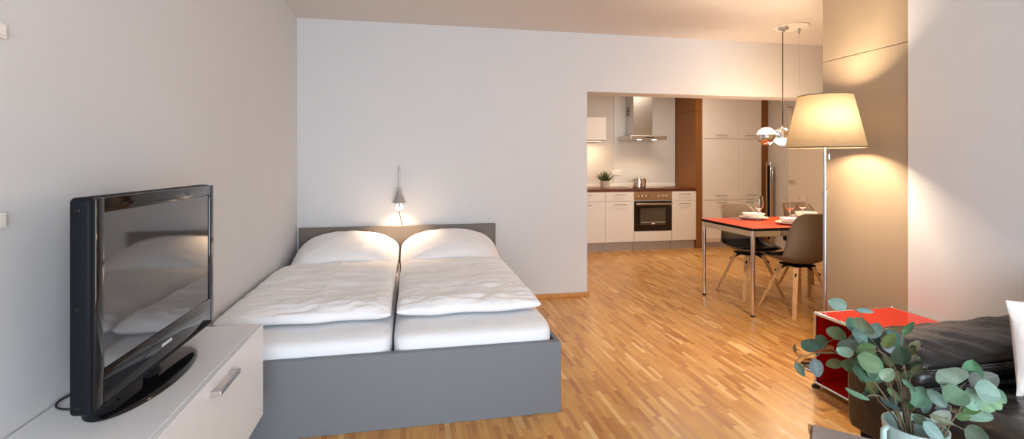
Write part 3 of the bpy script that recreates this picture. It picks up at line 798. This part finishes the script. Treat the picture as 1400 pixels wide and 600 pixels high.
# ------------------------------------------------------------------ red shelf unit
sx0, sx1, sy0, sy1, sz0, sz1 = 2.265, 2.813, 2.12, 2.475, .018, .432
t = thing('red_shelf_unit', 'red steel open shelf unit with chrome tube frame beside the sofa', 'shelf unit', ((sx0+sx1)/2, (sy0+sy1)/2, 0))
r = .0095
bm = bmesh.new(); X, Y, Z = (sx0+r, sx1-r), (sy0+r, sy1-r), (sz0+r, sz1-r)
for y in Y:
    for z in Z: cyl(bm, (X[0], y, z), (X[1], y, z), r, n=14)
for x in X:
    for z in Z: cyl(bm, (x, Y[0], z), (x, Y[1], z), r, n=14)
    for y in Y: cyl(bm, (x, y, Z[0]), (x, y, Z[1]), r, n=14)
obj('tube_frame', bm, M['chrome'], t, smooth=True, auto=40)
for x in X:
    for y in Y:
        for z in Z:
            bm = bmesh.new(); bmesh.ops.create_uvsphere(bm, u_segments=16, v_segments=10, radius=.0128); bmesh.ops.translate(bm, vec=(x, y, z), verts=bm.verts)
            if z == Z[0] : pass
            obj('ball_joint', bm, M['chrome'], t, smooth=True)
        bm = bmesh.new(); cyl(bm, (x, y, 0), (x, y, .012), .022, .02, 18); cyl(bm, (x, y, .012), (x, y, Z[0]), .007, n=10); obj('foot', bm, M['black'], t, smooth=True, auto=40)
obj('top_panel', B(X[0], X[1], Y[0], Y[1], Z[1]-.001, Z[1]+.006), M['red_metal'], t)
obj('bottom_panel', B(X[0], X[1], Y[0], Y[1], Z[0], Z[0]+.006), M['red_metal'], t)
obj('rear_panel', B(X[1]-.003, X[1]+.003, Y[0], Y[1], Z[0]+.006, Z[1]-.001), M['red_metal'], t)
for y in Y: obj('side_panel', B(X[0]+.004, X[1]-.003, y-.003, y+.003, Z[0]+.006, Z[1]-.001), M['red_metal'], t)

# curved strap loop in front of the shelf
bm = bmesh.new(); n = 28; cx_, cy_, cz_ = 2.19, 2.34, .275
IR = []
for k in range(n):
    a = 2*PI*k/n; u_, v_ = .075*math.cos(a), .045*math.sin(a)
    for_ = Vector((cx_+u_, cy_+v_, cz_-u_*.1))
    o_ = Vector((math.cos(a)*.0025, math.sin(a)*.0025, 0))
    IR.append([bm.verts.new(for_-o_+Vector((0, 0, -.015))), bm.verts.new(for_+o_+Vector((0, 0, -.015))), bm.verts.new(for_+o_+Vector((0, 0, .015))), bm.verts.new(for_-o_+Vector((0, 0, .015)))])
for k in range(n):
    a, b_ = IR[k], IR[(k+1) % n]
    for q in range(4): bm.faces.new((a[q], a[(q+1) % 4], b_[(q+1) % 4], b_[q]))
tag(origin_base(obj('leather_loop', bm, M['strap'], smooth=True, auto=40)), 'curved copper-brown loop hanging on the corner post of the red shelf', 'strap')

# ------------------------------------------------------------------ sofa
t = thing('leather_sofa', 'black leather sofa with a padded arm against the right wall', 'sofa', (2.35, .6, 0))
def arm_loft(x0, x1, yc, flip=1, seed=0):
    # cross-section in (offset from inner face, z)
    sec = [(.02, .10), (.0, .13), (-.004, .25), (-.006, .36), (.0, .398), (.008, .404), (-.012, .412), (-.024, .435), (-.022, .462), (-.006, .478), (-.012, .484), (-.020, .50), (-.008, .525), (.03, .548), (.09, .562), (.17, .568), (.25, .562), (.31, .545), (.338, .51), (.345, .46), (.338, .40), (.335, .25), (.33, .13), (.31, .10)]
    ys = curve_pts([(0, a, b) for a, b in sec], 3)
    bm = bmesh.new(); R = []; N_ = 64
    for i in range(N_+1):
        f = i/N_; x = x0+(x1-x0)*(1-math.cos(f*PI))/2*.5+(x1-x0)*f*.5
        dx = (x-x0); e = min(1, max(0, dx/.07)); q = math.sqrt(max(0, 1-(1-e)**2)); q = .80+.2*q
        ring_ = []
        for p in ys:
            y = .165+(p.y-.165)*(q if p.z < 2 else 1); z = .30+(p.z-.30)*(q*.5+.5)
            y2 = yc+y*flip
            wtop = max(0, min(1, (z-.47)/.06))
            w = wtop*1.4*(.010*nz(x*2.6+y*2.5, x*.7-y*1.4, seed, 4.5)-.010*abs(nz(x*3+y*3, y*.5+x*.2, seed+3, 4))-.004*abs(nz(x*6+y*5, y, seed+3, 5))) + (1-wtop)*.004*nz(x, y*3, z*3, 6)
            z += w; 
            if wtop == 0: y2 += -flip*w
            rise = .012*(x-x0)/(x1-x0) - .012
            z += rise*wtop
            ring_.append(bm.verts.new((x, y2, z)))
        R.append(ring_)
    m_ = len(R[0])
    for a, b_ in zip(R, R[1:]):
        for k in range(m_-1): bm.faces.new((a[k], a[k+1], b_[k+1], b_[k]))
        bm.faces.new((a[m_-1], a[0], b_[0], b_[m_-1]))
    bm.faces.new(R[0]); bm.faces.new(R[-1][::-1])
    return bm
arm = obj('arm', arm_loft(1.93, 2.822, 1.60), M['leather'], t, smooth=True, auto=60)
for (z, y) in ((.481, 1.588), (.405, 1.598)):
    for dz in (.006, -.006):
        bm = bmesh.new()
        for k in range(88):
            x = 1.97+k*.0095; tube(bm, [(x, y-.0165 if dz > 0 else y-.0115, z+dz-.002), (x+.0055, y-.0165 if dz > 0 else y-.0115, z+dz-.002)], .0011, 5)
        obj('stitching', bm, M['stitch'], arm)
arm2 = obj('arm', arm_loft(1.93, 2.822, -.40, -1, 5), M['leather'], t, smooth=True, auto=60)
def cushion(x0, x1, y0, y1, z0, z1, seed, e=6, amp=.012):
    cx, cy, hx, hy, cz, hz = (x0+x1)/2, (y0+y1)/2, (x1-x0)/2, (y1-y0)/2, (z0+z1)/2, (z1-z0)/2
    def k(u, v): return (max(0, 1-abs(u)**e)*max(0, 1-abs(v)**e))**.4
    def tp(u, v):
        x, y = cx+hx*u, cy+hy*v; q = k(u, v)
        return Vector((x, y, cz+hz*q+q*(amp*nz(x, y*2, seed, 5)-amp*.8*abs(nz(x*3+y*2, y*2-x, seed, 3)))))
    def bt(u, v): return Vector((cx+hx*u, cy+hy*v, cz-hz*k(u, v)))
    s = lambda a: math.sin(a*PI/2)*.6+a*.4
    return grid_solid(bmesh.new(), 44, 44, lambda u, v: tp(s(u), s(v)), lambda u, v: bt(s(u), s(v)))
obj('seat_cushion', cushion(1.87, 2.60, .60, 1.584, .25, .42, 1.0), M['leather'], t, smooth=True)
obj('seat_cushion', cushion(1.87, 2.60, -.385, .595, .25, .42, 3.0), M['leather'], t, smooth=True)
obj('seat_base', B(1.93, 2.81, -.39, 1.59, .10, .30, bev=.02, seg=3), M['leather'], t, smooth=True, auto=40)
obj('back_rest', B(2.60, 2.818, -.39, 1.585, .28, .80, bev=.05, seg=5), M['leather'], t, smooth=True, auto=40)
for x in (1.98, 2.76):
    for y in (-.68, 1.86):
        bm = bmesh.new(); cyl(bm, (x, y, 0), (x, y, .12), .02, .025, 16); obj('foot', bm, M['black_satin'], t, smooth=True, auto=40)

# cushion in the corner of the sofa
def scatter():
    w, h = .235, .18
    ax = Vector((1, -.10, .03)).normalized(); up = Vector((.04, .12, 1)).normalized(); nr = ax.cross(up).normalized()*-1
    nr = -nr if nr.y > 0 else nr          # faces the camera side
    c = Vector((2.47, 1.465, .588))
    def pos(u, v, d):
        pin = 1-.10*(1-abs(v)**2)*abs(u)**6; pin2 = 1-.10*(1-abs(u)**2)*abs(v)**6
        return c+ax*w*u*pin+up*h*v*pin2+nr*d
    def k(u, v): return (max(0, 1-abs(u)**2.4)*max(0, 1-abs(v)**2.4))**.6
    def fr(u, v):
        q = k(u, v); return pos(u, v, .075*q+.010*nz(u*1.5, v*4+u, 2, 2)*q**.5-.014*abs(nz(u*4, v*3+u*2, 1, 1.2))*q**.3-.012*abs(nz(u*9, v*2, 5, 1))*(1-q)+.004*nz(u*9, v*9, 0, 1)*(1-q))
    def bk(u, v): q = k(u, v); return pos(u, v, -.055*q)
    s = lambda a: math.sin(a*PI/2)
    t = thing('scatter_cushion', 'off-white cloth cushion with embroidery leaning on the sofa arm', 'cushion', (2.5, 1.47, .42))
    cv = obj('cover', grid_solid(bmesh.new(), 40, 40, lambda u, v: fr(s(u), s(v)), lambda u, v: bk(s(u), s(v))), M['pillow'], t, smooth=True, sub=1)
    bm = bmesh.new()
    rnd = random.Random(3)
    for (u0, v0, a0, b0, rot) in ((-.84, -.30, .035, .06, .3), (-.80, -.38, .03, .05, -.5), (-.78, -.50, .035, .07, .9), (-.86, -.44, .02, .05, 0), (-.74, -.60, .03, .05, .2)):
        pts = []
        for q in range(16):
            a = q*2*PI/16; du = a0*math.cos(a)*math.cos(rot)-b0*math.sin(a)*math.sin(rot); dv = a0*math.cos(a)*math.sin(rot)+b0*math.sin(a)*math.cos(rot)
            pts.append(fr(u0+du, v0+dv)+nr*.001)
        tube(bm, pts, .0012, 5, closed=True)
    obj('embroidery', bm, M['embroid'], t)
scatter()

# ------------------------------------------------------------------ felt table with the eucalyptus pot
th = math.atan(137/682.)
def cam2w(xc, zc): return (xc*math.cos(th)+zc*math.sin(th), -xc*math.sin(th)+zc*math.cos(th))
cor = Vector((*cam2w(.9395, 1.571), 0)); TT = .47
e1 = Vector((*cam2w(.844, -.536), 0)); e2 = Vector((*cam2w(-.536, -.844), 0))
t = thing('side_table', 'low table topped with mottled grey felt under the eucalyptus pot', 'table', tuple(cor+e1*.325+e2*.325))
t.rotation_euler = (0, 0, math.atan2(e1.y, e1.x)); bpy.context.view_layer.update()
def lbox(a0, a1, b0, b1, z0, z1, **k):   # local: x along e1, y along -e2
    return B(a0-.325, a1-.325, -(b1-.325), -(b0-.325), z0, z1, **k)
obj('felt_top', lbox(.006, .644, .006, .644, TT-.012, TT, bev=.003), M['felt'], t, world=False)
obj('wood_edge', lbox(0, .65, 0, .65, TT-.05, TT-.013, bev=.002), M['walnut'], t, world=False)
for a in (.025, .625):
    for b_ in (.025, .625):
        bm = bmesh.new(); cyl(bm, (a-.325, .325-b_, .0), (a-.325, .325-b_, TT-.05), .018, n=16); obj('leg', bm, M['satin'], t, world=False, smooth=True, auto=40)
for a, b_ in ((.004, .004), (.646, .004), (.004, .646), (.646, .646)):
    bm = bmesh.new(); cyl(bm, (a-.325, .325-b_, TT-.03), (a-.325, .325-b_, TT+.001), .010, n=16); obj('corner_cap', bm, M['chrome'], t, world=False, smooth=True, auto=40)

def P(px, py, zc):
    """A point seen at (px, py) at depth zc, as metres."""
    xc = (px-700)/682.*zc; x, y = cam2w(xc, zc)
    return Vector((x, y, 1.29-(py-222)/682.*zc))
pc_ = P(1251, 580, 1.29); potz = .612
t = thing('eucalyptus_plant', 'eucalyptus branches in a pale blue-green pot on the felt table', 'plant', (pc_.x, pc_.y, TT))
hgt = potz-TT
bm = lathe(bmesh.new(), [(.048, .001), (.052, .004), (.062, hgt*.5), (.0705, hgt-.004), (.0705, hgt), (.066, hgt), (.0655, hgt-.006), (.058, hgt*.55), (.055, hgt*.5)], (pc_.x, pc_.y, TT), 48)
pot = obj('pot', bm, M['pot'], t, smooth=True, auto=50)
el = Vector((-math.cos(th), math.sin(th), 0))
bm = bmesh.new(); hp = Vector((pc_.x, pc_.y, potz))+el*.069
tube(bm, [hp+Vector((0, 0, -.003)), hp+el*.012+Vector((0, 0, -.012)), hp+el*.013+Vector((0, 0, -.05)), hp+Vector((0, 0, -.062))-el*.003], [.006, .0075, .0075, .006], 10)
obj('handle_lug', bm, M['pot'], pot, smooth=True)
bm = lathe(bmesh.new(), [(0, hgt*.60), (.04, hgt*.6), (.058, hgt*.58)], (pc_.x, pc_.y, TT), 32, capb=False); obj('soil', bm, M['soil'], t, smooth=True)

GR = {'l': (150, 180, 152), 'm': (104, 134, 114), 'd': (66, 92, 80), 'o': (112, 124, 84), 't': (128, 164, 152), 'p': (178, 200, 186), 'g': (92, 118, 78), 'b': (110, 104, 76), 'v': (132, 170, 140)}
# base px,py -> tip px,py, width px, depth, colour key
LV = [
 (1158,420,1131,411,15,1.38,'t'),(1171,423,1192,426,6,1.38,'t'),(1173,446,1152,441,17,1.35,'m'),(1182,454,1181,433,22,1.30,'l'),(1188,462,1199,440,17,1.34,'t'),(1187,466,1162,455,18,1.32,'m'),
 (1141,464,1147,448,22,1.36,'o'),(1122,477,1096,463,20,1.34,'d'),(1130,474,1113,459,15,1.37,'g'),(1166,486,1143,474,13,1.26,'p'),(1150,482,1168,463,18,1.33,'m'),(1172,487,1194,472,18,1.30,'g'),
 (1204,503,1168,486,22,1.22,'m'),(1206,512,1178,490,26,1.27,'m'),(1200,513,1164,503,22,1.25,'d'),(1168,503,1149,497,14,1.28,'g'),(1152,495,1131,498,12,1.30,'b'),(1113,490,1118,514,15,1.33,'m'),
 (1087,495,1100,514,9,1.36,'m'),(1088,483,1085,468,3.5,1.38,'b'),(1205,519,1221,505,14,1.22,'v'),(1234,474,1212,452,17,1.31,'d'),(1208,476,1222,455,12,1.33,'o'),(1235,500,1231,476,21,1.24,'d'),
 (1233,457,1252,441,8,1.30,'v'),(1226,482,1204,468,11,1.32,'p'),(1190,547,1151,530,6,1.24,'m'),(1316,522,1281,502,30,1.22,'l'),(1305,533,1281,510,20,1.26,'t'),(1318,534,1292,550,26,1.20,'m'),
 (1294,557,1268,531,14,1.24,'t'),(1327,528,1359,516,24,1.24,'m'),(1331,520,1330,492,20,1.28,'t'),(1332,529,1363,541,26,1.19,'t'),(1322,530,1333,557,22,1.21,'l'),(1335,545,1355,558,18,1.22,'v'),
 (1353,530,1372,548,15,1.26,'t'),(1352,540,1366,557,14,1.26,'v'),(1316,562,1339,556,13,1.23,'g'),(1318,562,1352,569,18,1.25,'t'),(1305,568,1324,570,10,1.24,'g'),(1318,587,1352,602,22,1.19,'m'),
 (1252,557,1261,532,23,1.25,'t'),(1262,565,1272,538,10,1.27,'t'),(1265,580,1250,568,13,1.20,'m'),(1262,576,1287,602,15,1.17,'t'),(1276,578,1297,562,16,1.24,'p'),(1270,567,1301,579,7,1.20,'o'),
 (1300,556,1280,558,7,1.25,'p'),(1236,553,1240,526,11,1.28,'b'),(1233,560,1199,545,6,1.27,'d'),(1233,517,1252,535,6,1.24,'m'),(1226,522,1228,508,11,1.30,'b'),(1245,512,1262,498,8,1.28,'o'),
 (1196,455,1180,470,15,1.36,'d'),(1215,470,1206,452,12,1.37,'o'),(1160,492,1180,500,14,1.34,'d'),(1222,500,1206,486,10,1.33,'g'),(1243,530,1228,515,8,1.33,'g'),(1213,530,1232,548,8,1.30,'g'),
 (1150,470,1158,486,13,1.38,'g'),(1198,520,1186,540,12,1.32,'o'),(1318,545,1337,551,12,1.30,'d'),(1246,560,1238,545,9,1.3,'g'),(1282,560,1292,548,8,1.3,'p'),
]
for k_ in range(26):
    q_ = random.Random(100+k_); bx_, by_ = q_.uniform(1176, 1250), q_.uniform(462, 560); a_ = q_.uniform(-2.8, -.3)
    LV.append((bx_, by_, bx_+16*math.cos(a_), by_+16*math.sin(a_), q_.uniform(7, 13), q_.uniform(1.30, 1.39), q_.choice('ddmgob')))
bm = bmesh.new(); tl = bm.loops.layers.float_color.new('tint')
rnd = random.Random(11)
camv = Vector((0, 0, 1.29))
for (bx, by, tx, ty, w, z, key) in LV:
    p0 = P(bx, by, z); p1 = P(tx, ty, z*(1+rnd.uniform(-.03, .03)))
    ax = p1-p0; L = ax.length*1.06; ax.normalize()
    view = (camv-(p0+p1)/2).normalized(); sd = ax.cross(view).normalized()
    ang = rnd.uniform(-.5, .5); nrm = sd.cross(ax).normalized()
    sd2 = (sd*math.cos(ang)+nrm*math.sin(ang)).normalized(); n2 = ax.cross(sd2).normalized()
    W = 1.13*w*z/682/2/max(.75, math.cos(ang))
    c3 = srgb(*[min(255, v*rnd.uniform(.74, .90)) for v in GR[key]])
    nL, nW = 10, 6; G = []
    for i in range(nL+1):
        f = i/nL; wd = W*(math.sin(PI*f**.82))**.62 if 0 < f < 1 else 0
        row = []
        for j in range(nW+1):
            s_ = -1+2*j/nW
            cup = (-.14*abs(s_)*wd*2+.10*L*math.sin(PI*f)*.6-.16*L*f*f*.6)
            row.append(bm.verts.new(p0+ax*L*f+sd2*wd*s_+n2*(cup+.0015*nz(f*5, s_*3, z*50, 1))))
        G.append(row)
    for i in range(nL):
        for j in range(nW):
            try: fc_ = bm.faces.new((G[i][j], G[i+1][j], G[i+1][j+1], G[i][j+1]))
            except ValueError: continue
            for lp in fc_.loops: 
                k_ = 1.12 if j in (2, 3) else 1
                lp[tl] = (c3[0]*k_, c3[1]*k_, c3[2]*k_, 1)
bmesh.ops.remove_doubles(bm, verts=bm.verts, dist=1e-6)
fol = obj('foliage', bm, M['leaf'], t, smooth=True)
# stems
bm = bmesh.new()
base = P(1240, 590, 1.29)
ST = [
 [(1230,575,1.29),(1205,535,1.29),(1180,505,1.31),(1150,485,1.33),(1122,482,1.34),(1095,487,1.35),(1088,483,1.37)],
 [(1232,572,1.30),(1215,530,1.32),(1192,470,1.35),(1180,435,1.37),(1170,424,1.38),(1157,420,1.38)],
 [(1236,572,1.31),(1226,520,1.32),(1210,490,1.32),(1190,462,1.33),(1182,452,1.30)],
 [(1240,574,1.30),(1240,530,1.29),(1236,500,1.26),(1232,470,1.29),(1233,455,1.30)],
 [(1238,574,1.30),(1232,530,1.29),(1222,500,1.29),(1206,482,1.27),(1185,478,1.29)],
 [(1234,576,1.29),(1208,545,1.26),(1190,540,1.25),(1185,545,1.24)],
 [(1246,578,1.29),(1262,580,1.25),(1290,582,1.22),(1304,572,1.22),(1312,560,1.23),(1318,545,1.23),(1314,530,1.22),(1322,522,1.22)],
 [(1250,578,1.28),(1275,582,1.22),(1300,580,1.20),(1318,587,1.19)],
 [(1244,572,1.28),(1248,560,1.26),(1256,556,1.25)],
 [(1228,572,1.28),(1222,540,1.27),(1214,520,1.24),(1206,516,1.23)],
 [(1242,570,1.31),(1244,540,1.30),(1245,515,1.28),(1262,500,1.27),(1280,523,1.26)],
 [(1122,482,1.34),(1128,470,1.35),(1141,464,1.36)],[(1095,487,1.35),(1087,495,1.36)],[(1122,482,1.34),(1113,490,1.33)],[(1150,485,1.33),(1135,476,1.34),(1122,477,1.34)],
 [(1290,582,1.22),(1296,568,1.23),(1300,556,1.24),(1294,552,1.24)],[(1304,572,1.22),(1316,562,1.23)],[(1236,500,1.26),(1233,505,1.25),(1235,500,1.24)],
 [(1224,572,1.30),(1202,548,1.30),(1186,525,1.31),(1170,505,1.30)],
]
for s_ in ST:
    n_ = len(s_); main = s_[0][1] > 560
    pts = [P(*q) for q in s_]
    if main: pts = [Vector((pc_.x+(pts[0].x-pc_.x)*.5, pc_.y+(pts[0].y-pc_.y)*.5, TT+.085))]+pts
    cp = curve_pts(pts, 6); r0 = .0026 if main else .0014
    tube(bm, cp, [r0+(.0010-r0)*i/(len(cp)-1) for i in range(len(cp))], 7)
obj('stems', bm, M['stem'], t, smooth=True)

# ------------------------------------------------------------------ lights
def area(name, loc, rot, sx, sy, e, col):
    l = bpy.data.lights.new(name, 'AREA'); l.shape = 'RECTANGLE'; l.size = sx; l.size_y = sy; l.energy = e; l.color = col
    o = bpy.data.objects.new(name, l); C.objects.link(o); o.location = loc; o.rotation_euler = rot; return o
def point(name, loc, e, col, r=.03):
    l = bpy.data.lights.new(name, 'POINT'); l.energy = e; l.color = col; l.shadow_soft_size = r
    o = bpy.data.objects.new(name, l); C.objects.link(o); o.location = loc; return o
def spot(name, loc, e, col, ang, r=.02):
    l = bpy.data.lights.new(name, 'SPOT'); l.energy = e; l.color = col; l.spot_size = ang; l.spot_blend = .6; l.shadow_soft_size = r
    o = bpy.data.objects.new(name, l); C.objects.link(o); o.location = loc; return o
area('daylight_living_window', ((XL+XR)/2-.1, YF-.1, 1.25), (PI/2, 0, 0), 3.0, 2.2, 145, (.79, .89, 1))
WARM = (1, .74, .48)
area('kitchen_fill_light', (3.5, 5.9, 2.52), (0, 0, 0), 1.2, .5, 17, (1, .86, .70))  # added fill without a fixture, brightens the kitchen from above the header
point('floor_lamp_light', (fx-.03, fy-.08, 1.55), 60, (1, .78, .54), .06)
spot('reading_lamp_light', (lx, YB-.125, .97), 15, (1, .68, .42), 2.15, .02).rotation_euler = (-.30, 0, 0)
for x in (3.168, 3.504): point('pendant_up_light', (x, 4.0, 1.82), 5.5, WARM, .06)
for x in (3.337, 3.67): point('pendant_down_light', (x, 4.0, 1.30), 12, WARM, .06)
for x in (3.36, 3.6): spot('hood_light', (x, 6.99, 1.625), 5, (1, .7, .42), 2.3, .025)
area('cabinet_light', (2.66, 7.16, 1.602), (0, 0, 0), .3, .06, 3, (1, .7, .42))

w = bpy.data.worlds.new('World'); bpy.context.scene.world = w; w.use_nodes = True
bg = w.node_tree.nodes['Background']; bg.inputs[0].default_value = (.75, .87, 1, 1); bg.inputs[1].default_value = 1.6

# ------------------------------------------------------------------ camera
cd = bpy.data.cameras.new('camera'); co = bpy.data.objects.new('camera', cd); C.objects.link(co)
cd.sensor_width = 36; cd.lens = 682/1400*36; cd.shift_y = -78/1400; cd.clip_start = .05
co.location = (0, 0, 1.29); co.rotation_euler = (PI/2, 0, -th)
sc_ = bpy.context.scene; sc_.camera = co
sc_.view_settings.view_transform = 'Standard'; sc_.view_settings.look = 'None'
sc_.view_settings.gamma = 1; sc_.view_settings.use_curve_mapping = False; sc_.view_settings.exposure = .5
